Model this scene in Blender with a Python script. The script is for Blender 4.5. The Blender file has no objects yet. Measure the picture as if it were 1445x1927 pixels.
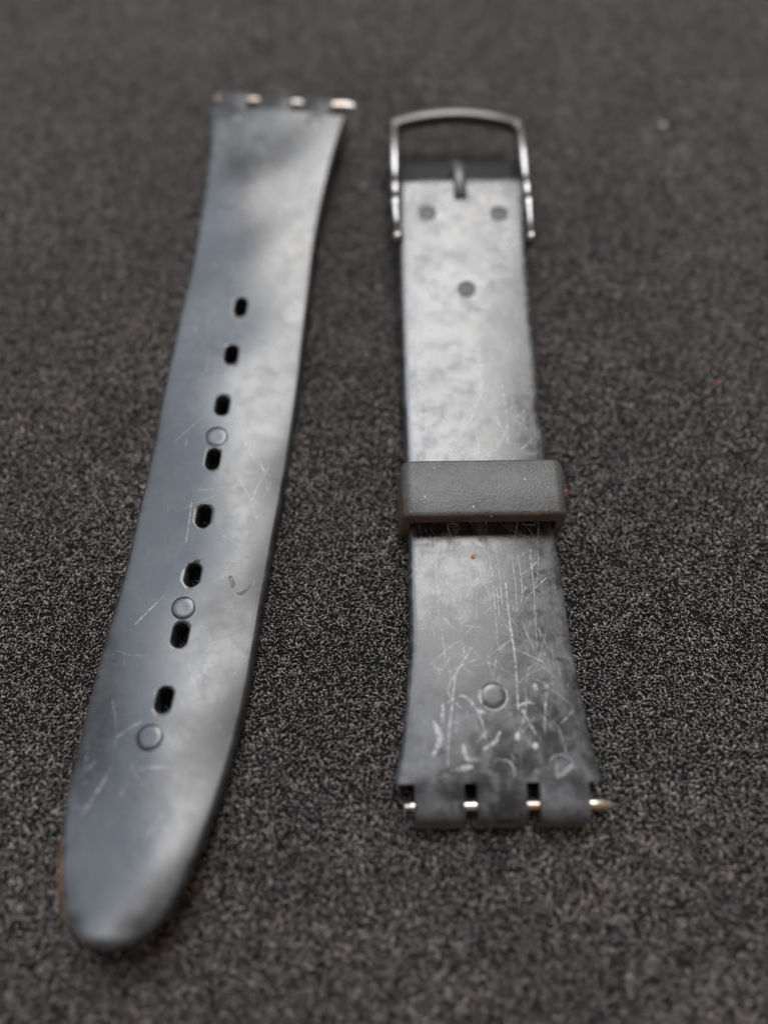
import bpy, bmesh, math, random
import numpy as np
from mathutils import Vector

random.seed(4)
S = 0.1                      # tables are in millimetres, the scene is in centimetres
sc = bpy.context.scene
col = sc.collection

# ------------------------------------------------------------------ camera
cam_d = bpy.data.cameras.new('camera')
cam = bpy.data.objects.new('camera', cam_d)
col.objects.link(cam)
PITCH = math.radians(67)
cam.location = (0, -70 / math.tan(PITCH) * S, 70 * S)
cam.rotation_euler = (math.radians(90) - PITCH, 0, 0)
cam_d.sensor_fit = 'VERTICAL'
cam_d.sensor_height = 36
cam_d.sensor_width = 27
cam_d.lens = 1400 / 1927 * 36
cam_d.clip_start = 0.05
cam_d.clip_end = 500
cam_d.dof.use_dof = True
cam_d.dof.focus_distance = 70.6 * S
cam_d.dof.aperture_fstop = 0.066
sc.camera = cam

# ------------------------------------------------------------------ light
sc.view_settings.view_transform = 'Standard'
sc.view_settings.look = 'None'
sc.view_settings.exposure = 0
sc.view_settings.gamma = 1
sc.cycles.use_denoising = True
w = bpy.data.worlds.new('World')
sc.world = w
w.use_nodes = True
w.node_tree.nodes['Background'].inputs['Color'].default_value = (1.0, 0.82, 0.7, 1)
w.node_tree.nodes['Background'].inputs['Strength'].default_value = 0.32


def area(name, az, el, dist, sx, sy, power, color, target=(0, 0, 0)):
    """az measured from +Y (away from the camera) towards +X"""
    d = bpy.data.lights.new(name, 'AREA')
    d.shape = 'RECTANGLE'
    d.size, d.size_y = sx, sy
    d.energy = power
    d.color = color
    o = bpy.data.objects.new(name, d)
    col.objects.link(o)
    a, e = math.radians(az), math.radians(el)
    p = Vector((math.sin(a) * math.cos(e), math.cos(a) * math.cos(e), math.sin(e))) * dist
    o.location = p + Vector(target)
    o.rotation_euler = (-p).to_track_quat('-Z', 'Y').to_euler()
    return o


area('window_light', 7, 59, 60, 20, 40, 43000, (1.0, 0.99, 0.975))
area('side_window_light', -37, 56, 60, 30, 42, 17500, (0.68, 0.82, 1.0))

area('warm_room_light', -118, 20, 60, 44, 22, 3600, (1.0, 0.56, 0.32))


# ------------------------------------------------------------------ materials
class NT:
    def __init__(self, name):
        self.m = bpy.data.materials.new(name)
        self.m.use_nodes = True
        self.t = self.m.node_tree
        self.b = self.t.nodes['Principled BSDF']
        self.out = self.t.nodes['Material Output']

    def n(self, kind, **kw):
        x = self.t.nodes.new(kind)
        for k, v in kw.items():
            if k.startswith('i_'):
                x.inputs[k[2:]].default_value = v
            else:
                setattr(x, k, v)
        return x

    def l(self, a, b):
        self.t.links.new(a, b)

    def coords(self, scale=(1, 1, 1), rot=(0, 0, 0), loc=(0, 0, 0)):
        tc = self.n('ShaderNodeTexCoord')
        mp = self.n('ShaderNodeMapping')
        mp.inputs['Scale'].default_value = scale
        mp.inputs['Rotation'].default_value = rot
        mp.inputs['Location'].default_value = loc
        self.l(tc.outputs['Object'], mp.inputs['Vector'])
        return mp.outputs['Vector']

    def noise(self, vec, scale, detail=4, rough=0.55, dist=0.0):
        x = self.n('ShaderNodeTexNoise')
        x.inputs['Scale'].default_value = scale
        x.inputs['Detail'].default_value = detail
        x.inputs['Roughness'].default_value = rough
        x.inputs['Distortion'].default_value = dist
        self.l(vec, x.inputs['Vector'])
        return x.outputs['Fac']

    def ramp(self, fac, lo, hi, a=0.0, b=1.0):
        x = self.n('ShaderNodeMapRange')
        x.inputs['From Min'].default_value = lo
        x.inputs['From Max'].default_value = hi
        x.inputs['To Min'].default_value = a
        x.inputs['To Max'].default_value = b
        self.l(fac, x.inputs['Value'])
        return x.outputs['Result']

    def math(self, op, a, b):
        x = self.n('ShaderNodeMath', operation=op)
        for i, v in enumerate((a, b)):
            if isinstance(v, (int, float)):
                x.inputs[i].default_value = v
            else:
                self.l(v, x.inputs[i])
        return x.outputs[0]

    def mixc(self, fac, a, b):
        x = self.n('ShaderNodeMix', data_type='RGBA')
        if isinstance(fac, (int, float)):
            x.inputs[0].default_value = fac
        else:
            self.l(fac, x.inputs[0])
        for i, v in ((6, a), (7, b)):
            if isinstance(v, tuple):
                x.inputs[i].default_value = (*v, 1)
            else:
                self.l(v, x.inputs[i])
        return x.outputs[2]

    def bump(self, h, strength, dist, prev=None):
        x = self.n('ShaderNodeBump')
        x.inputs['Strength'].default_value = strength
        x.inputs['Distance'].default_value = dist
        self.l(h, x.inputs['Height'])
        if prev is not None:
            self.l(prev, x.inputs['Normal'])
        return x.outputs['Normal']

    def set(self, **kw):
        for k, v in kw.items():
            s = self.b.inputs[k.replace('_', ' ')]
            if hasattr(v, 'links') or hasattr(v, 'is_output'):
                self.l(v, s)
            elif isinstance(v, tuple) and len(v) == 3:
                s.default_value = (*v, 1)
            else:
                s.default_value = v
        return self.m


def mat_rubber(name, seed, film, film_col, rlo, rhi, streak, bump=0.12, wav=0.4):
    k = NT(name)
    c0 = k.coords(loc=(seed, seed * 2, 0))
    cs = k.coords(scale=(12, 0.6, 1), rot=(0, 0, 0.05), loc=(seed * 3, 0, 0))
    big = k.ramp(k.noise(c0, 1.7, 6, 0.62, 0.9), 0.44, 0.68)
    mid = k.ramp(k.noise(c0, 6.0, 8, 0.68, 0.6), 0.44, 0.66)
    st = k.ramp(k.noise(cs, 5.0, 6, 0.62, 0.25), 0.4, 0.72)
    fine = k.noise(c0, 60, 3, 0.6)
    m = k.math('ADD', k.math('MULTIPLY', big, 0.55), k.math('MULTIPLY', mid, 0.45))
    m = k.math('ADD', m, k.math('MULTIPLY', k.math('MULTIPLY', st, mid), streak))
    m = k.math('MULTIPLY', m, k.ramp(fine, 0.25, 0.7, 0.72, 1.15))
    m.node.use_clamp = True
    film_f = k.math('MULTIPLY', m, film)
    c = k.mixc(film_f, (0.014, 0.0145, 0.016), film_col)
    r = k.ramp(m, 0.0, 1.0, rlo, rhi)
    b = k.bump(fine, bump, 0.004)
    b = k.bump(k.noise(c0, 1.1, 2, 0.5), wav, 0.04, b)
    return k.set(Base_Color=c, Roughness=r, Normal=b)


M_LONG = mat_rubber('black_rubber_smooth', 3.1, 0.2, (0.19, 0.20, 0.215), 0.26, 0.42, 0.2, 0.10, 0.2)
M_SHORT = mat_rubber('black_rubber_scuffed', 8.7, 0.37, (0.22, 0.23, 0.245), 0.2, 0.46, 0.6, 0.16, 0.3)


def mat_keeper():
    k = NT('black_rubber_grained')
    c = k.coords()
    v = k.noise(c, 38, 3, 0.6, 0.3)
    d = k.ramp(k.noise(c, 4, 6, 0.65), 0.35, 0.7)
    f = k.math('MULTIPLY', k.ramp(v, 0.35, 0.7), 0.5)
    base = k.mixc(k.math('MULTIPLY', d, 0.5), (0.027, 0.027, 0.027), (0.1, 0.1, 0.1))
    base = k.mixc(k.math('MULTIPLY', f, 0.35), base, (0.15, 0.145, 0.14))
    # rusty grime caught on the outer ridges
    g = k.ramp(k.noise(c, 9, 5, 0.7), 0.42, 0.66)
    sx = k.n('ShaderNodeSeparateXYZ')
    k.l(c, sx.inputs[0])
    ax = k.ramp(k.math('ABSOLUTE', sx.outputs['X'], 0), 0.72, 0.78)
    ay = k.ramp(sx.outputs['Y'], -0.26, -0.30)
    p = k.math('MAXIMUM', ax, ay)
    base = k.mixc(k.math('MULTIPLY', g, k.math('MULTIPLY', p, 0.4)), base, (0.15, 0.07, 0.038))
    return k.set(Base_Color=base, Roughness=0.5, Normal=k.bump(v, 0.55, 0.012))


M_KEEP = mat_keeper()


def mat_metal():
    k = NT('dark_polished_metal')
    c = k.coords()
    r = k.ramp(k.noise(c, 6, 4), 0.3, 0.7, 0.14, 0.3)
    return k.set(Base_Color=(0.19, 0.187, 0.19), Metallic=1.0, Roughness=r)


def mat_pin():
    k = NT('tarnished_steel_pin')
    c = k.coords()
    t = k.ramp(k.noise(c, 6, 4, 0.6), 0.43, 0.66)
    base = k.mixc(t, (0.46, 0.44, 0.42), (0.5, 0.27, 0.09))
    return k.set(Base_Color=base, Metallic=0.9, Roughness=k.ramp(t, 0, 1, 0.28, 0.5))


def mat_plain(name, colr, rough=0.6):
    k = NT(name)
    c = k.coords()
    n_ = k.noise(c, 25, 3)
    base = k.mixc(k.ramp(n_, 0.3, 0.7), tuple(x * 0.75 for x in colr), tuple(min(1, x * 1.2) for x in colr))
    return k.set(Base_Color=base, Roughness=rough)


def mat_scratch(name='pale_scuff', colr=(0.56, 0.57, 0.59)):
    k = NT(name)
    c = k.coords()
    a = k.ramp(k.noise(c, 22, 5, 0.7), 0.36, 0.64, 0.0, 0.72)
    return k.set(Base_Color=colr, Roughness=0.6, Alpha=a)


M_METAL = mat_metal()
M_PIN = mat_pin()
M_SATIN = NT('satin_metal').set(Base_Color=(0.06, 0.058, 0.057), Metallic=1.0, Roughness=0.36)
M_SCR = mat_scratch()
M_BLACK = mat_plain('black_plastic', (0.004, 0.004, 0.0045), 0.8)
M_DARK = mat_plain('dark_matte_rubber', (0.075, 0.075, 0.077), 0.7)
M_TONGUE = mat_plain('grey_plastic', (0.06, 0.062, 0.065), 0.35)
M_WHITE = mat_plain('white_crumb', (0.38, 0.365, 0.335), 0.8)
M_RED = mat_plain('red_crumb', (0.3, 0.05, 0.045), 0.7)
M_RUST = mat_plain('rust_crumb', (0.33, 0.16, 0.06), 0.8)
M_FIBRE = mat_plain('tan_fibre', (0.24, 0.19, 0.155), 0.5)


def mat_ground():
    k = NT('black_felt_base')
    c = k.coords()
    v = k.noise(c, 28, 4, 0.7)
    base = k.mixc(k.ramp(v, 0.3, 0.7), (0.002, 0.002, 0.002), (0.009, 0.0085, 0.008))
    return k.set(Base_Color=base, Roughness=0.85, Normal=k.bump(v, 1.0, 0.03), Specular_IOR_Level=0.15)


def mat_pile():
    k = NT('charcoal_loop_fibre')
    oi = k.n('ShaderNodeObjectInfo')
    r3 = k.math('POWER', oi.outputs['Random'], 2.8)
    base = k.mixc(r3, (0.013, 0.0121, 0.0115), (0.155, 0.13, 0.116))
    lo = k.ramp(k.noise(oi.outputs['Location'], 0.9, 5, 0.6), 0.3, 0.7, 0.6, 1.35)
    hv = k.n('ShaderNodeHueSaturation')
    k.l(base, hv.inputs['Color'])
    k.l(lo, hv.inputs['Value'])
    base = hv.outputs['Color']
    return k.set(Base_Color=base, Roughness=0.24, Specular_IOR_Level=0.75, Sheen_Weight=0.6, Sheen_Roughness=0.3)



# ------------------------------------------------------------------ helpers
def link(name, verts, faces, mat, parent=None, smooth=True, sharp=None):
    me = bpy.data.meshes.new(name)
    me.from_pydata([tuple(c * S for c in v) for v in verts], [], faces)
    me.update()
    return link_mesh(name, me, mat, parent, smooth, sharp)


def finish(me, smooth=True, sharp=None):
    bm = bmesh.new()
    bm.from_mesh(me)
    bmesh.ops.recalc_face_normals(bm, faces=bm.faces)
    for f in bm.faces:
        f.smooth = smooth
    if sharp is not None:
        for e in bm.edges:
            e.smooth = not (len(e.link_faces) == 2 and e.calc_face_angle(0) > math.radians(sharp))
    bm.to_mesh(me)
    bm.free()


def link_mesh(name, me, mat, parent=None, smooth=True, sharp=None):
    finish(me, smooth, sharp)
    me.materials.clear()
    me.materials.append(mat)
    o = bpy.data.objects.new(name, me)
    col.objects.link(o)
    if parent is not None:
        o.parent = parent
    return o


def tag(o, label=None, cat=None, group=None, kind=None):
    for k, v in (('label', label), ('category', cat), ('group', group), ('kind', kind)):
        if v:
            o[k] = v
    return o


def empty(name, loc, rz):
    o = bpy.data.objects.new(name, None)
    col.objects.link(o)
    o.location = [c * S for c in loc]
    o.rotation_euler = (0, 0, math.radians(rz))
    o.empty_display_size = 0.3
    return o


def spline(xs, ys):
    """monotone-ish cubic through a table (Catmull-Rom on uneven knots)"""
    xs, ys = np.array(xs, float), np.array(ys, float)
    if xs[0] > xs[-1]:
        xs, ys = xs[::-1], ys[::-1]
    m = np.gradient(ys, xs)

    def f(x):
        x = min(max(x, xs[0]), xs[-1])
        i = min(max(int(np.searchsorted(xs, x)) - 1, 0), len(xs) - 2)
        h = xs[i + 1] - xs[i]
        t = (x - xs[i]) / h
        return float((2 * t**3 - 3 * t**2 + 1) * ys[i] + (t**3 - 2 * t**2 + t) * h * m[i]
                     + (-2 * t**3 + 3 * t**2) * ys[i + 1] + (t**3 - t**2) * h * m[i + 1])
    return f


def smoothstep(a, b, x):
    t = min(max((x - a) / (b - a), 0), 1)
    return t * t * (3 - 2 * t)


class Band:
    """One rubber strap half: rows run from the lug end to the free end."""

    def __init__(self, y_lug, y_end, cx, hw, zt, crown, roll, T=1.8, bow=None, NV=170, NU=30, ripple=lambda u, y: 0.0):
        self.__dict__.update(locals())

    def top(self, x, y):
        u = (x - self.cx(y)) / max(self.hw(y), 0.1)
        return self.zt(y) - self.crown(y) * u * u + self.roll(y) * u + self.ripple(u, y)

    def mesh(self, end_round=0.0):
        NV, NU = self.NV, self.NU
        V, F = [], []
        idx = {}
        for j in range(NV + 1):
            t = j / NV
            y0 = self.y_lug + (self.y_end - self.y_lug) * t
            for i in range(NU + 1):
                u = -1 + 2 * i / NU
                y = y0
                if self.bow:
                    y += self.bow(t) * (1 - u * u)
                x = self.cx(y0) + u * self.hw(y0)
                idx[i, j] = len(V)
                V.append((x, y, self.top(x, y)))
        for j in range(NV):
            for i in range(NU):
                F.append((idx[i, j], idx[i + 1, j], idx[i + 1, j + 1], idx[i, j + 1]))
        loop = [(i, 0) for i in range(NU)] + [(NU, j) for j in range(NV)] + [(i, NV) for i in range(NU, 0, -1)] + [(0, j) for j in range(NV, 0, -1)]
        n = len(loop)
        P = [V[idx[q]] for q in loop]
        N = []
        cyc = np.mean([p[1] for p in P])
        for k in range(n):
            a, b = P[(k - 1) % n], P[(k + 1) % n]
            tx, ty = b[0] - a[0], b[1] - a[1]
            nx, ny = ty, -tx
            L = math.hypot(nx, ny) or 1
            nx, ny = nx / L, ny / L
            i, j = loop[k]
            if nx * (P[k][0] - self.cx(P[k][1])) + ny * (P[k][1] - cyc) < 0:
                nx, ny = -nx, -ny
            if j == 0:
                nx, ny = (0, 0) if 0 < i < NU else ((-1 if i == 0 else 1), 0)
            N.append((nx, ny))
        prof = [(0.10, -0.02), (0.22, -0.08), (0.32, -0.2), (0.39, -0.42), (0.43, -0.95), (0.36, -1.5), (0.2, -1.75)]
        if end_round:
            prof_end = [(0.2, -0.06), (0.36, -0.2), (0.48, -0.5), (0.52, -1.0), (0.5, -1.8), (0.42, -2.4), (0.3, -2.8)]
        rings = [[idx[q] for q in loop]]
        for r, (d, dz) in enumerate(prof):
            ring = []
            for k in range(n):
                dd, zz = d, dz * self.T / 1.8
                if end_round and loop[k][1] == NV:
                    dd, zz = prof_end[r]
                ring.append(len(V))
                V.append((P[k][0] + N[k][0] * dd, P[k][1] + N[k][1] * dd, P[k][2] + zz))
            rings.append(ring)
        base = len(V)
        low = {}
        for (i, j), q in list(idx.items()):
            low[i, j] = len(V)
            V.append((V[q][0], V[q][1], V[q][2] - self.T))
        rings.append([low[q] for q in loop])
        for a, b in zip(rings, rings[1:]):
            for k in range(n):
                F.append((a[k], a[(k + 1) % n], b[(k + 1) % n], b[k]))
        for j in range(NV):
            for i in range(NU):
                F.append((low[i, j], low[i, j + 1], low[i + 1, j + 1], low[i + 1, j]))
        me = bpy.data.meshes.new('band')
        me.from_pydata([tuple(c * S for c in v) for v in V], [], F)
        me.update()
        finish(me)
        return me


def stadium(cx, cy, r, half, seg=10):
    pts = []
    for k in range(seg + 1):
        a = math.pi * k / seg
        pts.append((cx + r * math.cos(a), cy + half + r * math.sin(a)))
    for k in range(seg + 1):
        a = math.pi + math.pi * k / seg
        pts.append((cx + r * math.cos(a), cy - half + r * math.sin(a)))
    return pts


def loft_cutter(bm, layers):
    """layers: list of [points with z]; closed solid"""
    rows = [[bm.verts.new([c * S for c in p]) for p in L] for L in layers]
    n = len(rows[0])
    for a, b in zip(rows, rows[1:]):
        for k in range(n):
            bm.faces.new((a[k], a[(k + 1) % n], b[(k + 1) % n], b[k]))
    bm.faces.new(rows[0][::-1])
    bm.faces.new(rows[-1])


def cut(me, bm_cut):
    """boolean difference, returns a new mesh"""
    bmesh.ops.recalc_face_normals(bm_cut, faces=bm_cut.faces)
    cm = bpy.data.meshes.new('cutter')
    bm_cut.to_mesh(cm)
    bm_cut.free()
    a = bpy.data.objects.new('tmp_a', me)
    b = bpy.data.objects.new('tmp_b', cm)
    col.objects.link(a)
    col.objects.link(b)
    mod = a.modifiers.new('cut', 'BOOLEAN')
    mod.operation = 'DIFFERENCE'
    mod.solver = 'EXACT'
    mod.object = b
    dg = bpy.context.evaluated_depsgraph_get()
    dg.update()
    out = bpy.data.meshes.new_from_object(a.evaluated_get(dg))
    bpy.data.objects.remove(a)
    bpy.data.objects.remove(b)
    return out


def hole_cutter(bm, band, x, y, r, half):
    z = band.top(x, y)
    def lay(rr, dz):
        return [(px, py, band.top(px, py) + dz) for px, py in stadium(x, y, rr, half)]
    loft_cutter(bm, [lay(r, -4), lay(r, -0.16), lay(r + 0.05, -0.06), lay(r + 0.16, 0.015), lay(r + 0.2, 0.6)])


def mark_cutter(bm, band, x, y, r, depth):
    def lay(rr, dz):
        return [(x + rr * math.cos(a), y + rr * math.sin(a), band.top(x + rr * math.cos(a), y + rr * math.sin(a)) + dz)
                for a in [2 * math.pi * k / 36 for k in range(36)]]
    loft_cutter(bm, [lay(r, -depth), lay(r, 0.5)])


def mould_mark(band, x, y, r, prof, mat, parent, label=None):
    """round ejector mark sitting in its recess; prof = [(radius share, height below the surface)]"""
    V, F = [], []
    n = 32
    for rr, dz in prof:
        for k in range(n):
            a = 2 * math.pi * k / n
            px, py = x + r * rr * math.cos(a), y + r * rr * math.sin(a)
            V.append((px, py, band.top(px, py) + dz))
    V.append((x, y, band.top(x, y) + prof[-1][1]))
    for q in range(len(prof) - 1):
        for k in range(n):
            F.append((q * n + k, q * n + (k + 1) % n, (q + 1) * n + (k + 1) % n, (q + 1) * n + k))
    q = len(prof) - 1
    for k in range(n):
        F.append((q * n + k, q * n + (k + 1) % n, len(V) - 1))
    o = link('mould_mark', V, F, mat, parent)
    if label:
        o['label'] = label
    return o


def hinge_tab(x0, x1, y0, sgn, z0, parent, mat, flat=0.0):
    """rolled rubber knuckle round the spring bar; sgn = outward direction along y"""
    pr = [(0, 0), (0.7, 0.0), (1.3, -0.03)] + ([(1.3 + flat * 0.6, -0.04)] if flat else [])
    cy, cz, R = 1.75 + flat, -1.5 + flat * 0.5, 1.5 - flat * 0.5
    for k in range(1, 12):
        a = math.radians(90 - k * 10)
        pr.append((cy + R * math.cos(a), cz + R * math.sin(a) - 0.02))
    pr += [(3.2, -2.0), (3.2, -2.6), (3.5, -2.72), (3.52, -2.95), (3.3, -3.05), (1.4, -3.05), (0.4, -2.9), (0, -2.6)]
    pr += [(0, -1.8), (0, -0.9)]
    c = (1.6, -1.5)
    n = len(pr)
    V, F = [], []
    for x, inset in ((x0, 0.06), (x0 + 0.02, 0.02), (x0 + 0.06, 0), (x1 - 0.06, 0), (x1 - 0.02, 0.02), (x1, 0.06)):
        for (a, b) in pr:
            da, db = c[0] - a, c[1] - b
            L = math.hypot(da, db)
            k = inset / L
            if a == 0:
                da = 0
            V.append((x, y0 + sgn * (a + da * k), z0 + b + db * k))
    for q in range(5):
        for k in range(n):
            F.append((q * n + k, q * n + (k + 1) % n, (q + 1) * n + (k + 1) % n, (q + 1) * n + k))
    F.append(tuple(range(n)))
    F.append(tuple(range(5 * n, 6 * n)))
    return link('hinge_tab', V, F, mat, parent, True, 32)


def lathe_x(name, prof, cyz, mat, parent, n=20):
    """turned piece along x: prof = [(x, r)]"""
    V, F = [], []
    for x, r in prof:
        for k in range(n):
            a = 2 * math.pi * k / n
            V.append((x, cyz[0] + r * math.cos(a), cyz[1] + r * math.sin(a)))
    for q in range(len(prof) - 1):
        for k in range(n):
            F.append((q * n + k, q * n + (k + 1) % n, (q + 1) * n + (k + 1) % n, (q + 1) * n + k))
    F.append(tuple(range(n)))
    F.append(tuple(range((len(prof) - 1) * n, len(prof) * n)))
    return link(name, V, F, mat, parent, True, 40)


def sweep(path, radii, n=14, power=2.0):
    """tube through points; radii = [(horizontal, vertical)] superellipse section"""
    V, F = [], []
    P = [Vector(p) for p in path]
    for i, p in enumerate(P):
        t = (P[min(i + 1, len(P) - 1)] - P[max(i - 1, 0)]).normalized()
        s = t.cross(Vector((0, 0, 1)))
        s = s.normalized() if s.length > 1e-5 else Vector((1, 0, 0))
        u = s.cross(t)
        rh, rv = radii[i]
        for k in range(n):
            a = 2 * math.pi * k / n
            ca, sa = math.cos(a), math.sin(a)
            ca = math.copysign(abs(ca) ** (2 / power), ca)
            sa = math.copysign(abs(sa) ** (2 / power), sa)
            V.append(tuple(p + s * rh * ca + u * rv * sa))
    for i in range(len(P) - 1):
        for k in range(n):
            F.append((i * n + k, i * n + (k + 1) % n, (i + 1) * n + (k + 1) % n, (i + 1) * n + k))
    F.append(tuple(range(n)))
    F.append(tuple(range((len(P) - 1) * n, len(P) * n)))
    return V, F


def chain(pts, n=8):
    """smooth path through control points"""
    P = [Vector(p) for p in pts]
    out = []
    for i in range(len(P) - 1):
        p0, p1, p2, p3 = P[max(i - 1, 0)], P[i], P[i + 1], P[min(i + 2, len(P) - 1)]
        for k in range(n):
            t = k / n
            out.append(0.5 * ((2 * p1) + (p2 - p0) * t + (2 * p0 - 5 * p1 + 4 * p2 - p3) * t * t + (3 * p1 - p0 - 3 * p2 + p3) * t**3))
    out.append(P[-1])
    return out


def ribbon(V, F, band, pts, width, lift=0.012):
    """a scuff line lying on the strap's face"""
    P = chain([(x, y, 0) for x, y in pts], 6)
    n = len(P)
    b = len(V)
    for i, p in enumerate(P):
        t = (P[min(i + 1, n - 1)] - P[max(i - 1, 0)])
        L = math.hypot(t.x, t.y) or 1
        nx, ny = -t.y / L, t.x / L
        wd = width * (0.35 + 0.65 * math.sin(math.pi * (0.08 + 0.84 * i / max(n - 1, 1)))) * 0.5
        for s in (-1, 1):
            x, y = p.x + s * nx * wd, p.y + s * ny * wd
            V.append((x, y, band.top(x, y) + lift))
    for i in range(n - 1):
        F.append((b + 2 * i, b + 2 * i + 1, b + 2 * i + 3, b + 2 * i + 2))


# ------------------------------------------------------------------ the mat
def make_mat():
    V, F = [], []
    n = 60
    for j in range(n + 1):
        for i in range(n + 1):
            V.append((-300 + 600 * i / n, -300 + 600 * j / n, 0.0))
    for j in range(n):
        for i in range(n):
            F.append((j * (n + 1) + i, j * (n + 1) + i + 1, (j + 1) * (n + 1) + i + 1, (j + 1) * (n + 1) + i))
    o = link('fabric_mat', V, F, mat_ground())
    tag(o, 'black looped fabric mat under both strap halves', 'mat', kind='structure')
    # loop pile
    x0, x1, y0, y1 = -85, 85, -62, 112
    p = link('mat_pile', [(x0, y0, 0.02), (x1, y0, 0.02), (x1, y1, 0.02), (x0, y1, 0.02)], [(0, 1, 2, 3)], mat_pile())
    tag(p, 'fine charcoal loop pile covering the black mat', 'pile', kind='stuff')
    g = bpy.data.node_groups.new('pile_loops', 'GeometryNodeTree')
    g.interface.new_socket('Geometry', in_out='INPUT', socket_type='NodeSocketGeometry')
    g.interface.new_socket('Geometry', in_out='OUTPUT', socket_type='NodeSocketGeometry')
    N, L = g.nodes.new, g.links.new
    gi, go = N('NodeGroupInput'), N('NodeGroupOutput')
    ds = N('GeometryNodeDistributePointsOnFaces')
    ds.distribute_method = 'POISSON'
    ds.inputs['Distance Min'].default_value = 0.021
    ds.inputs['Density Max'].default_value = 3200.0
    arc = N('GeometryNodeCurveArc')
    arc.inputs['Resolution'].default_value = 6
    arc.inputs['Radius'].default_value = 0.014
    arc.inputs['Start Angle'].default_value = 0.0
    arc.inputs['Sweep Angle'].default_value = math.radians(200)
    ci = N('GeometryNodeCurvePrimitiveCircle')
    ci.inputs['Resolution'].default_value = 5
    ci.inputs['Radius'].default_value = 0.0078
    cm = N('GeometryNodeCurveToMesh')
    ss = N('GeometryNodeSetShadeSmooth')
    sm = N('GeometryNodeSetMaterial')
    sm.inputs['Material'].default_value = p.data.materials[0]
    L(arc.outputs['Curve'], cm.inputs['Curve'])
    L(ci.outputs['Curve'], cm.inputs['Profile Curve'])
    L(cm.outputs['Mesh'], ss.inputs['Geometry'])
    L(ss.outputs['Geometry'], sm.inputs['Geometry'])
    rr = N('FunctionNodeRandomValue')
    rr.data_type = 'FLOAT_VECTOR'
    rr.inputs['Min'].default_value = (0.5, -0.6, 0)
    rr.inputs['Max'].default_value = (2.3, 0.6, 6.283)
    rs = N('FunctionNodeRandomValue')
    rs.data_type = 'FLOAT'
    rs.inputs[2].default_value = 0.6
    rs.inputs[3].default_value = 1.4
    rs.inputs['Seed'].default_value = 5
    ip = N('GeometryNodeInstanceOnPoints')
    L(gi.outputs[0], ds.inputs['Mesh'])
    L(ds.outputs['Points'], ip.inputs['Points'])
    L(sm.outputs['Geometry'], ip.inputs['Instance'])
    L(rr.outputs[0], ip.inputs['Rotation'])
    L(rs.outputs[1], ip.inputs['Scale'])
    L(ip.outputs['Instances'], go.inputs[0])
    md = p.modifiers.new('loops', 'NODES')
    md.node_group = g


make_mat()

# ------------------------------------------------------------------ long strap half (left)
root = empty('watch_strap', (-17, 0, 0), -4.9)
tag(root, 'long black rubber watch strap half with a row of oval holes', 'watch strap', 'two halves of one watch strap')
cxL = spline([56, 53, 45, 38, 24, 5, -8, -20, -28, -35, -38.2], [-0.62, -0.66, -0.58, -0.66, -0.47, -0.3, -0.4, -0.6, -0.8, -0.75, -0.75])
hwL = spline([56, 53.5, 51.5, 49, 45, 41, 37, 32, 24, 14, 4, -8, -20, -24, -28, -31.5, -34, -35.3, -36.4, -37.0],
             [8.35, 8.25, 8.0, 7.6, 7.1, 6.8, 6.6, 6.5, 6.6, 6.7, 6.6, 6.42, 6.4, 6.2, 5.8, 5.1, 4.35, 3.8, 3.2, 2.55])
ztL = spline([54, 48, 42, 36, 30, 24, 18, 10, 0, -10, -20, -28, -34, -38.2], [4.6, 4.25, 3.95, 3.6, 3.35, 3.2, 3.0, 2.75, 2.6, 2.75, 3.4, 4.5, 5.7, 6.65])
crL = spline([54, 30, 0, -20, -38], [0.2, 0.35, 0.55, 0.55, 0.4])
roL = spline([54, 30, 0, -20, -38], [-0.15, -0.2, -0.3, -0.3, -0.15])
longb = Band(52.4, -37.0, cxL, hwL, ztL, crL, roL, 2.2, bow=lambda t: -0.85 * smoothstep(0.78, 1.0, t), NV=190, NU=30,
             ripple=lambda u, y: 0.10 * math.sin((y + 10 * u) / 27 * 6.283 + 0.6) + 0.05 * math.sin((y - 6 * u) / 13 * 6.283))
me = longb.mesh()
bm = bmesh.new()
HOLES = [(-0.83, 23.35), (-0.9, 17.2), (-0.85, 10.9), (-0.69, 4.6), (-0.55, -1.6), (-0.5, -7.65), (-0.52, -13.55), (-0.64, -19.5)]
for x, y in HOLES:
    hole_cutter(bm, longb, x, y, 0.66, 0.48)
MARKS = [(-0.76, 7.2, 1.15), (-0.73, -11.0, 1.12), (-1.1, -22.8, 1.15), (-6.0, 51.0, 0.9), (4.1, 51.0, 1.0)]
for x, y, r in MARKS:
    mark_cutter(bm, longb, x, y, r, 0.1)
me = cut(me, bm)
link_mesh('band', me, M_LONG, root, True, 38)
for k, (x, y, r) in enumerate(MARKS):
    mould_mark(longb, x, y, r - 0.1, [(1.07, -0.095), (0.97, -0.06), (0.86, -0.03), (0.6, -0.02), (0.3, -0.03)], M_LONG, root)
for x0, x1 in ((-8.3, -4.65), (-3.3, 0.9), (2.15, 6.0)):
    hinge_tab(x0, x1, 52.4, 1, longb.top(0, 52.4) - 0.02, root, M_LONG, 0.7)
lathe_x('spring_bar', [(-8.95, 0.16), (-8.9, 0.26), (-8.5, 0.28), (-8.42, 0.5), (6.5, 0.5), (6.55, 0.62), (7.9, 0.62), (8.0, 0.5), (8.5, 0.48), (8.62, 0.3)],
        (54.5, 4.6 - 0.75), M_PIN, root)

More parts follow.
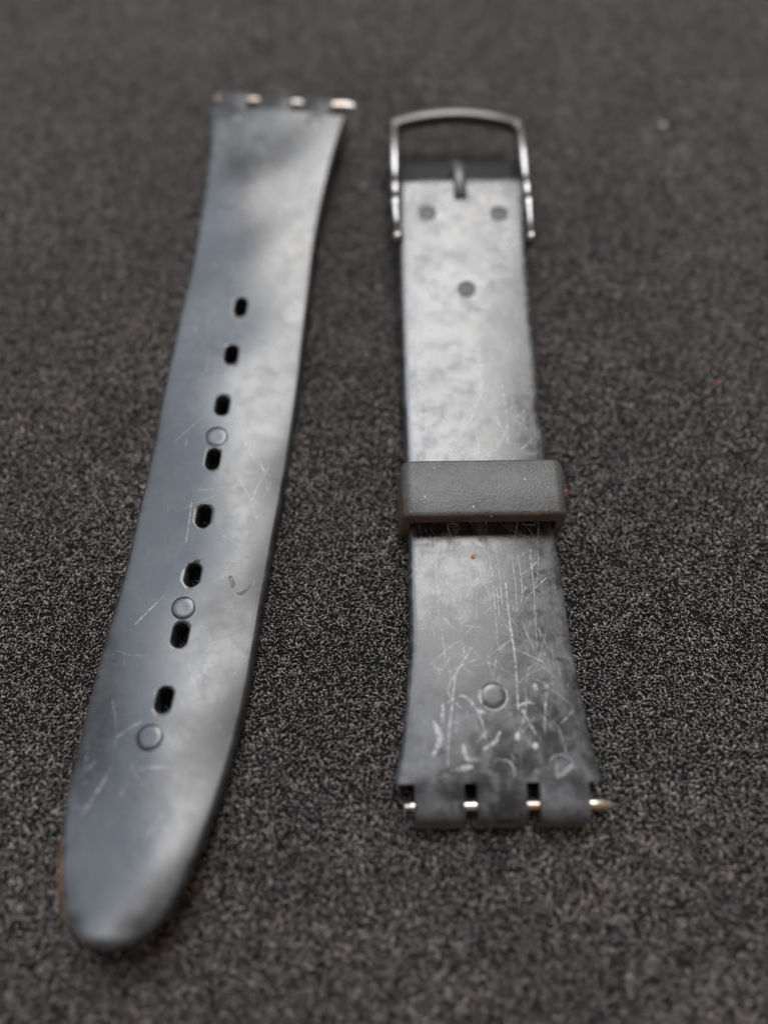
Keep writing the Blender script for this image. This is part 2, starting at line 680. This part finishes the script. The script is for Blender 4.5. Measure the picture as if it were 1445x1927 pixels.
# ------------------------------------------------------------------ short strap half (right)
root2 = empty('watch_strap', (9.4, 0, 0), 0.8)
tag(root2, 'short scuffed black rubber watch strap half with buckle and keeper loop', 'watch strap', 'two halves of one watch strap')
cxR = spline([42, 24, 4, -8, -20, -27], [0.22, -0.15, -0.12, 0.1, 0.12, -0.03])
hwR = spline([42, 32, 24, 14, 4, -4.5, -8, -14, -19.3, -23.5, -25.2, -26.2], [6.95, 6.85, 6.75, 6.7, 6.65, 6.75, 6.9, 7.0, 7.45, 7.95, 8.25, 8.45])
ztR = spline([42, 36, 30, 24, 16, 8, 0, -8, -14, -20, -26.2], [5.0, 4.85, 4.62, 4.33, 3.9, 3.5, 3.2, 3.02, 2.98, 3.05, 3.2])
crR = spline([42, 20, 0, -26], [0.1, 0.15, 0.15, 0.12])
roR = spline([42, 0, -26], [0.0, 0.0, 0.0])
shortb = Band(-26.2, 40.2, cxR, hwR, ztR, crR, roR, 2.2, NV=150, NU=30)
me = shortb.mesh(end_round=1)
bm = bmesh.new()
mark_cutter(bm, shortb, 0.0, -19.0, 1.2, 0.1)
RM = [(-3.93, 35.3, 1.1), (4.23, 35.1, 1.1), (0.0, 24.7, 1.05)]
for x, y, r in RM:
    mark_cutter(bm, shortb, x, y, r, 0.14)
# slot for the buckle tongue, open towards the buckle
def slot_layer(dz, g):
    return [(-0.75 - g, 37.2 - g, shortb.top(0, 37) + dz), (0.75 + g, 37.2 - g, shortb.top(0, 37) + dz),
            (0.75 + g, 45, shortb.top(0, 37) + dz), (-0.75 - g, 45, shortb.top(0, 37) + dz)]
loft_cutter(bm, [slot_layer(-5, 0), slot_layer(-0.05, 0), slot_layer(0.9, 0.0)])
me = cut(me, bm)
link_mesh('band', me, M_SHORT, root2, True, 38)
mould_mark(shortb, 0.0, -19.0, 1.1, [(1.06, -0.095), (0.98, -0.05), (0.9, -0.02), (0.5, -0.02)], M_SHORT, root2)
for x, y, r in RM:
    mould_mark(shortb, x, y, r - 0.1, [(1.0, -0.13), (0.9, -0.1), (0.5, -0.09)], M_DARK, root2)
for x0, x1 in ((-7.19, -3.01), (-1.93, 2.25), (3.37, 7.52)):
    hinge_tab(x0, x1, -26.2, -1, shortb.zt(-26.2), root2, M_SHORT)
lathe_x('spring_bar', [(-8.05, 0.1), (-8.0, 0.2), (-7.6, 0.24), (-7.5, 0.4), (7.5, 0.4), (7.62, 0.46), (8.9, 0.44), (9.05, 0.36), (9.3, 0.3), (9.62, 0.16), (9.7, 0.06)],
        (-27.95, 3.2 - 1.35), M_PIN, root2)

# keeper loop
def make_keeper():
    W0, H0, H1 = 8.0, 6.5, 0.35          # outer half width, top, bottom
    def outline(hw_top, hw_bot, zt, zb, r, n=6):
        pts = []
        for cx, cz, a0 in ((hw_bot - r, zb + r, -90), (hw_top - r, zt - r, 0)):
            for k in range(n + 1):
                a = math.radians(a0 + 90 * k / n)
                pts.append((cx + r * math.cos(a), cz + r * math.sin(a)))
        return pts + [(-x, z) for x, z in pts[::-1]]
    out = outline(7.75, 8.05, H0, H1, 1.1)
    inn = outline(7.15, 7.2, H0 - 1.5, 0.75, 0.35)
    n = len(out)
    V, F = [], []
    yb, yf = 2.75, -3.05
    rows = []
    for src, y, ins in ((inn, yb - 0.15, 0), (inn, yb, -0.18), (out, yb, 0.28), (out, yb - 0.1, 0.1), (out, yb - 0.32, 0),
                        (out, yf + 0.45, 0), (out, yf + 0.2, 0.07), (out, yf + 0.05, 0.22), (out, yf, 0.42), (inn, yf, -0.18), (inn, yf + 0.15, 0)):
        row = []
        for x, z in src:
            L = 1
            px = x - math.copysign(ins, x) if abs(x) > 6 else x
            zc = 3.4
            pz = z - math.copysign(ins, z - zc)
            row.append(len(V))
            sag = 0.10 * (1 - (x / 8) ** 2) if z > 4 else 0
            V.append((px, y, pz - sag))
        rows.append(row)
    m = len(rows)
    for q in range(m):
        a, b = rows[q], rows[(q + 1) % m]
        for k in range(n):
            F.append((a[k], a[(k + 1) % n], b[(k + 1) % n], b[k]))
    o = link('keeper_loop', V, F, M_KEEP, root2, True, 50)
    return o


keeper = make_keeper()

# buckle
def make_buckle():
    zb = 4.5
    arm = [(31.2, .18), (31.4, .5), (31.8, .62), (32.4, .55), (33.2, .36), (35.5, .36), (36.3, .55), (36.9, .7), (37.6, .6), (38.3, .42), (39.0, .55),
           (39.7, .6), (40.4, .5), (41.2, .45), (42.5, .58), (44.5, .68), (47.0, .68)]
    pts = [(-7.62, 49.0, zb - .1), (-7.3, 49.75, zb), (-6.6, 50.05, zb + .1), (-4.5, 50.4, zb + .35), (-2, 50.65, zb + .5), (0.2, 50.7, zb + .55),
           (2.4, 50.6, zb + .5), (4.9, 50.2, zb + .35), (6.9, 49.8, zb + .1), (7.6, 49.5, zb), (7.9, 48.75, zb - .1)]
    P = chain(pts, 4)
    V, F = sweep(P, [(1.0, 0.75)] * len(P), 16, 2.6)
    fr = link('buckle', V, F, M_SATIN, root2, True, 60)
    for sx, dy in ((-1, 0.0), (1, -0.25)):
        path, rad = [], []
        for y, r in arm:
            x = -7.55 + (0.12 if y < 34 else 0) if sx < 0 else 7.85 - (0.15 if y < 34 else 0)
            path.append((x, y + dy, zb))
            rad.append((r * 1.18, r * 1.3))
        x = -7.55 if sx < 0 else 7.87
        for y, r in ((48.6, .7), (49.2, .66), (49.6, .5), (49.75, .2)):
            path.append((x, y + dy, zb))
            rad.append((r, r * 1.1))
        V, F = sweep(path, rad, 16, 2.4)
        link('arm', V, F, M_METAL, fr, True, 60)
    # dark bridge between the arms
    sec = [(41.3, 1.0), (41.2, 2.2), (41.5, 2.6), (42.6, 2.75), (44.9, 2.6), (46.1, 2.1), (46.4, 1.2), (45.9, 0.8)]
    V, F = [], []
    n = len(sec)
    for x in (-6.95, -6.8, 7.1, 7.25):
        k = 0.9 if abs(x) > 6.9 and x != 7.1 else 1
        for y, z in sec:
            V.append((x, 44 + (y - 44) * k, 1.9 + (z - 1.9) * k))
    for q in range(3):
        for k in range(n):
            F.append((q * n + k, q * n + (k + 1) % n, (q + 1) * n + (k + 1) % n, (q + 1) * n + k))
    F.append(tuple(range(n)))
    F.append(tuple(range(3 * n, 4 * n)))
    link('cross_bar', V, F, M_BLACK, fr, True, 40)
    P = chain([(0.0, 38.2, 4.3), (0.0, 39.2, 4.8), (-0.05, 40.6, 5.15), (-0.14, 42.0, 5.0), (-0.2, 43.2, 4.4), (-0.22, 44.0, 3.5)], 5)
    R = [(0.68, 0.45)] * len(P)
    R[0] = (0.4, 0.25)
    R[-1] = (0.45, 0.25)
    V, F = sweep(P, R, 12, 3)
    link('tongue', V, F, M_TONGUE, fr, True, 50)
    lathe_x('pivot_pin', [(-7.75, 0.2), (-7.7, 0.4), (7.9, 0.4), (7.95, 0.2)], (38.6, 3.7), M_METAL, fr)


make_buckle()

# ------------------------------------------------------------------ scuffs
def scuffs(band, parent, lines, rnd, box, seed, avoid=()):
    rg = random.Random(seed)
    V, F = [], []
    for pts, wd in lines:
        ribbon(V, F, band, pts, wd)
    for _ in range(rnd):
        y = rg.uniform(*box[2:])
        x = band.cx(y) + rg.uniform(-0.93, 0.93) * band.hw(y)
        a = rg.gauss(math.pi / 2, 0.6) if rg.random() < 0.45 else rg.uniform(0, math.pi)
        L = rg.choice((0.6, 1.0, 1.6, 2.6, 4.5))
        k = rg.gauss(0, 0.06)
        pts = []
        for i in range(4):
            s = (i / 3 - 0.5) * L
            pts.append((x + math.cos(a) * s + math.sin(a) * k * s * s, y + math.sin(a) * s - math.cos(a) * k * s * s))
        pts = [(px, py) for px, py in pts if abs(px - band.cx(py)) < band.hw(py) * 0.92 and box[2] - 1 < py < box[3] + 0.8
               and not any(abs(px - hx) < 1.1 and abs(py - hy) < 2.0 for hx, hy in avoid)]
        if len(pts) >= 2:
            ribbon(V, F, band, pts, rg.choice((0.03, 0.04, 0.05, 0.09)), 0.012 + 0.006 * rg.random())
    o = link('scuff_marks', V, F, M_SCR, parent)
    o['kind'] = 'stuff'
    return o


R_LINES = [
    ([(-2.9, -20.0), (-4.0, -18.5), (-3.1, -16.8), (-2.2, -15.4), (-1.6, -14.6)], 0.18),
    ([(-4.3, -24.8), (-4.1, -22.2), (-3.7, -19.9), (-3.3, -17.4), (-2.7, -16.0)], 0.16),
    ([(-4.2, -19.6), (-3.0, -18.9), (-2.0, -19.4), (-1.2, -21.0), (-0.9, -22.6)], 0.16),
    ([(-2.0, -19.6), (-1.2, -20.3), (-0.6, -20.4)], 0.34),
    ([(-4.6, -21.2), (-4.5, -19.6)], 0.36),
    ([(1.9, -8.5), (2.0, -12.5), (2.2, -15.5), (2.1, -20.2)], 0.2),
    ([(2.3, -19.8), (3.0, -21.4), (3.5, -22.4)], 0.16),
    ([(2.0, -19.9), (2.9, -19.6), (3.6, -19.7)], 0.18),
    ([(4.9, -18.0), (4.5, -20.0), (4.2, -22.2)], 0.14),
    ([(-5.6, -15.6), (-4.6, -16.6), (-3.6, -15.4)], 0.1),
    ([(-1.2, -23.5), (-0.2, -22.9), (0.4, -22.0)], 0.32),
    ([(-2.9, -23.0), (-2.6, -24.2), (-1.5, -24.3)], 0.4),
    ([(-5.6, -24.0), (-4.9, -22.6), (-5.4, -21.0)], 0.5),
    ([(-3.6, -25.1), (-2.2, -24.9)], 0.45),
    ([(3.6, -17.9), (3.8, -18.6)], 0.6),
    # round scuff with a scribed corner near the lug
    ([(4.2, -25.3), (4.5, -24.4), (5.3, -24.0), (6.1, -24.3), (6.5, -25.1)], 0.1),
    ([(4.9, -25.9), (5.9, -25.1), (6.5, -24.7)], 0.12),
    ([(5.0, -25.95), (6.0, -25.3), (6.55, -24.85)], 0.07),
    ([(4.9, -25.9), (5.0, -24.7)], 0.14),
    ([(0.3, -24.4), (0.9, -24.5), (1.3, -25.1), (1.3, -25.8)], 0.16),
    ([(-0.5, -24.9), (-0.2, -24.4), (0.3, -24.3)], 0.08),
    # upper stretch
    ([(-5.0, 6.2), (-3.2, 5.4), (-1.4, 4.9)], 0.1), ([(1.6, 4.9), (2.6, 6.4), (3.1, 7.6)], 0.12), ([(1.4, 5.6), (3.2, 6.2), (4.6, 5.2)], 0.1),
    ([(-4.6, 16.0), (-3.0, 12.6), (-2.4, 9.0)], 0.14), ([(2.2, 17.0), (1.6, 12.0), (2.0, 8.0)], 0.12), ([(-1.5, 22), (-0.7, 18.0), (-1.2, 13.6)], 0.2),
    ([(-5.6, 20), (-5.5, 12), (-5.7, 6)], 0.35), ([(0.9, 30.0), (-0.4, 26.8), (-2.0, 24.0)], 0.16),
    ([(-2.9, 4.9), (-1.6, 7.0), (-0.4, 8.8), (0.3, 10.6)], 0.42),
    ([(-3.5, 11.2), (-2.4, 11.9), (-0.7, 11.0), (0.3, 10.3)], 0.32),
    ([(-2.6, 4.9), (-1.2, 5.2), (0.2, 5.0), (1.3, 4.8)], 0.9),
    ([(0.1, 9.0), (0.1, 6.5), (0.4, 4.9)], 0.24),
    ([(2.2, 9.3), (2.6, 8.0), (3.4, 7.9)], 0.3),
    ([(3.1, 13.0), (3.3, 9.0), (3.2, 6.0)], 0.2),
    ([(0.8, 18.0), (0.9, 15.0), (0.9, 11.0)], 0.7),
]
R_LINES += [([(x, -5.8), (x + 0.1, -9), (x + random.uniform(-.2, .2), -9 - random.uniform(1, 6))], 0.09)
            for x in (-4.6, -3.7, -0.9, 0.6, 1.3, 2.7, 3.3, 4.4)]
rx = random.Random(17)
for _ in range(120):      # fine criss-cross rubbing either side of the keeper
    y = rx.choice((rx.uniform(4.8, 18), rx.uniform(-17, -5)))
    x, a, L = rx.uniform(-5.6, 5.4), rx.choice((1.57, 1.57, 0.6, 2.4)) + rx.gauss(0, 0.2), rx.uniform(0.8, 3.2)
    dx, dy = math.cos(a) * L / 2, math.sin(a) * L / 2
    if abs(x + dx) < 6.1 and abs(x - dx) < 6.1 and (y - dy > 4.5 or y + dy < -4):
        R_LINES.append(([(x - dx, y - dy), (x + rx.gauss(0, .06), y), (x + dx, y + dy)], rx.choice((0.04, 0.05, 0.06, 0.08))))
scuffs(shortb, root2, R_LINES, 380, (0, 0, -25.6, 38), 3)
L_LINES = [
    ([(5.0, 4.6), (4.2, 2.4), (3.6, -0.5)], 0.12),
    ([(2.0, 7.0), (3.6, 5.0), (5.4, 3.4)], 0.12),
    ([(1.8, 8.6), (3.4, 6.6), (5.2, 2.0)], 0.1),
    ([(2.4, 8.0), (4.4, 8.8), (5.8, 9.8)], 0.1),
    ([(0.9, -18.4), (2.0, -17.0), (3.0, -15.8)], 0.14),
    ([(2.6, 13.6), (4.0, 14.0), (5.4, 14.2)], 0.1),
    ([(2.4, 12.8), (3.8, 13.3), (5.6, 13.2)], 0.08),
    ([(2.0, 2.8), (3.4, 1.2), (4.6, -1.2)], 0.1),
    ([(-4.8, -13), (-3.6, -11.2), (-2.6, -9.9)], 0.1),
]
scuffs(longb, root, L_LINES, 60, (0, 0, -30, 30), 9, HOLES)

# small gouge in the long strap's face
V, F = [], []
ribbon(V, F, longb, [(3.9, -8.95), (4.3, -9.0), (4.7, -8.6), (5.2, -8.0)], 0.36, 0.014)
ribbon(V, F, longb, [(3.0, -7.4), (3.3, -8.0), (3.5, -8.5)], 0.5, 0.014)
link('gouge', V, F, mat_scratch('dark_rub', (0.06, 0.055, 0.05)), root)

# brown strip laid along the tip's left edge
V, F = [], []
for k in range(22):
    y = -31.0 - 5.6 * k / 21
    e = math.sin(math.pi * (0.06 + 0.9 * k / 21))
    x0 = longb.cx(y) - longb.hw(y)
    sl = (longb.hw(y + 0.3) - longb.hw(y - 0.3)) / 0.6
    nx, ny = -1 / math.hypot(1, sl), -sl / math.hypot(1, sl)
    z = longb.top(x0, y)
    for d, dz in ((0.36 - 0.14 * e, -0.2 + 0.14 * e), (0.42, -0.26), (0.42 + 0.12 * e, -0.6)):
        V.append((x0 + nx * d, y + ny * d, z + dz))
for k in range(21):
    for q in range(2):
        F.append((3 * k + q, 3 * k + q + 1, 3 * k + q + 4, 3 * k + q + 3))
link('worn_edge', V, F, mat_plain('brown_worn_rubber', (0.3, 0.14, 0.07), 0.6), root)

# whitish rim in the round mark of the short strap
V, F = [], []
ribbon(V, F, shortb, [(1.2 * math.cos(a), -19.0 + 1.2 * math.sin(a)) for a in [math.radians(d) for d in range(-140, 60, 20)]], 0.17, 0.03)
ribbon(V, F, shortb, [(1.2 * math.cos(a), -19.0 + 1.2 * math.sin(a)) for a in [math.radians(d) for d in range(150, 215, 15)]], 0.3, 0.03)
mm = mat_plain('chalky_residue', (0.3, 0.295, 0.27), 0.8)
o = link('chalk_rim', V, F, mm, root2)


# ------------------------------------------------------------------ crumbs and fibres
def crumb(name, x, y, z, r, mat, label, cat, group=None, seed=0):
    rg = random.Random(seed)
    bmm = bmesh.new()
    bmesh.ops.create_icosphere(bmm, subdivisions=2, radius=r * S)
    f = [rg.uniform(0.75, 1.25) for _ in range(3)]
    for v in bmm.verts:
        k = 1 + rg.uniform(-0.18, 0.18)
        v.co = Vector((v.co.x * f[0] * k, v.co.y * f[1] * k, v.co.z * 0.6 * k))
    me_ = bpy.data.meshes.new(name)
    bmm.to_mesh(me_)
    bmm.free()
    o_ = link_mesh(name, me_, mat)
    o_.location = (x * S, y * S, z * S)
    tag(o_, label, cat, group)
    return o_


def on_strap(x, y, dz=0.0):
    a = math.radians(0.8)
    return (9.4 + x * math.cos(a) - y * math.sin(a), x * math.sin(a) + y * math.cos(a), shortb.top(x, y) + dz)


p = on_strap(1.81, -22.55, 0.08)
crumb('dust_crumb', *p, 0.36, M_WHITE, 'larger white crumb below the round mark on the scuffed short strap', 'crumb', 'white crumbs on the short strap', 1)
p = on_strap(3.25, -23.32, 0.08)
crumb('dust_crumb', *p, 0.26, M_WHITE, 'smaller white crumb nearer the lug edge of the short strap', 'crumb', 'white crumbs on the short strap', 2)
p = on_strap(-1.0, -5.9, 0.03)
crumb('rust_crumb', *p, 0.22, M_RUST, 'orange rust crumb on the strap just below the keeper loop', 'crumb', None, 3)
KL = ['near the back left corner', 'right of the middle, towards the back', 'just right of the middle', 'close to the left end', 'at the front, left of the middle', 'close to the right end', 'in the front right half', 'faint, near the front left corner', 'largest, caught on the front edge']
KD = [(-4.6, 1.9, .13), (3.9, 0.55, .17), (2.4, -.4, .1), (-5.6, -1.1, .14), (-1.1, -2.2, .14), (6.0, -.3, .09), (2.9, -1.8, .09), (-4.4, -1.6, .08), (0.5, -2.95, .2)]
for i, (x, y, r) in enumerate(KD):
    q = on_strap(x, y)
    crumb('dust_speck', q[0], q[1], 6.43 if y > -2.5 else 6.15, r * 0.8, M_WHITE, 'tiny white dust speck on the keeper loop, ' + KL[i], 'dust speck', 'dust specks on the keeper loop', 20 + i)
SM = mat_plain('pale_lint', (0.2, 0.19, 0.185), 0.9)  # added blobs hinting at the scuffed inner face of the far buckle bar
for i, (x, y, r) in enumerate([(-1.9, 47.0, .75), (-0.6, 47.6, .45), (4.3, 46.9, .9), (5.6, 46.1, .6)]):
    q = on_strap(x, 40)
    a = math.radians(0.8)
    crumb('lint_tuft', 9.4 + x * math.cos(a) - y * math.sin(a), x * math.sin(a) + y * math.cos(a), 0.35, r, SM,
          ['pale lint tuft on the mat left of the buckle tongue', 'smallest pale lint tuft just beside the tip of the buckle tongue',
           'largest pale lint tuft on the mat inside the buckle', 'pale lint tuft in the right corner of the buckle opening'][i], 'lint', 'lint tufts inside the buckle', 60 + i)
q = on_strap(-2.9, 1.2)
crumb('red_speck', q[0], q[1], 6.44, .13, M_RED, 'tiny red speck on top of the keeper loop', 'speck', 'red specks', 40)
crumb('red_speck', 18.7, 2.2, 0.35, .22, M_RED, 'red speck on the mat to the right of the keeper loop', 'speck', 'red specks', 41)
crumb('red_speck', 36.5, 15.3, 0.3, .22, M_RED, 'dull red speck out on the open mat right of both straps', 'speck', 'red specks', 42)


def fibre(pts, r, label):
    P = chain(pts, 10)
    R = [(r * (0.55 + 0.45 * math.sin(0.3 + i * 0.55)), r * 0.8) for i in range(len(P))]
    V, F = sweep(P, R, 6)
    o_ = link('lint_fibre', V, F, M_FIBRE)
    tag(o_, label, 'fibre', 'stray fibres on the mat')


fibre([(-2.2, -8.0, 0.5), (-1.9, -8.9, 0.75), (-1.5, -9.9, 0.7), (-1.0, -11.0, 0.45)], 0.035, 'short tan hair lying on the mat between the two straps')
fibre([(13.0, -33.6, 0.1), (13.9, -35.3, 0.3), (14.8, -36.5, 0.22), (15.7, -36.6, 0.26), (16.4, -35.4, 0.2), (16.6, -33.6, 0.24), (17.6, -31.5, 0.1)], 0.035,
      'curled pale hair on the mat below the lug of the short strap')
fibre([(0.0, 13.2, 0.4), (1.0, 13.4, 0.7), (2.2, 13.2, 0.45)], 0.03, 'faint fibre on the mat beside the middle of the short strap')

crumb('dust_crumb', 36.3, 54.5, 0.5, 0.45, M_WHITE, 'pale crumb far out on the mat beyond the buckle, towards the upper right corner', 'crumb', None, 71)
crumb('dust_crumb', -32.6, -42.7, 0.4, 0.3, mat_plain('pink_crumb', (0.3, 0.14, 0.12), 0.8), 'small pink crumb on the mat near the tip of the long strap', 'crumb', None, 72)
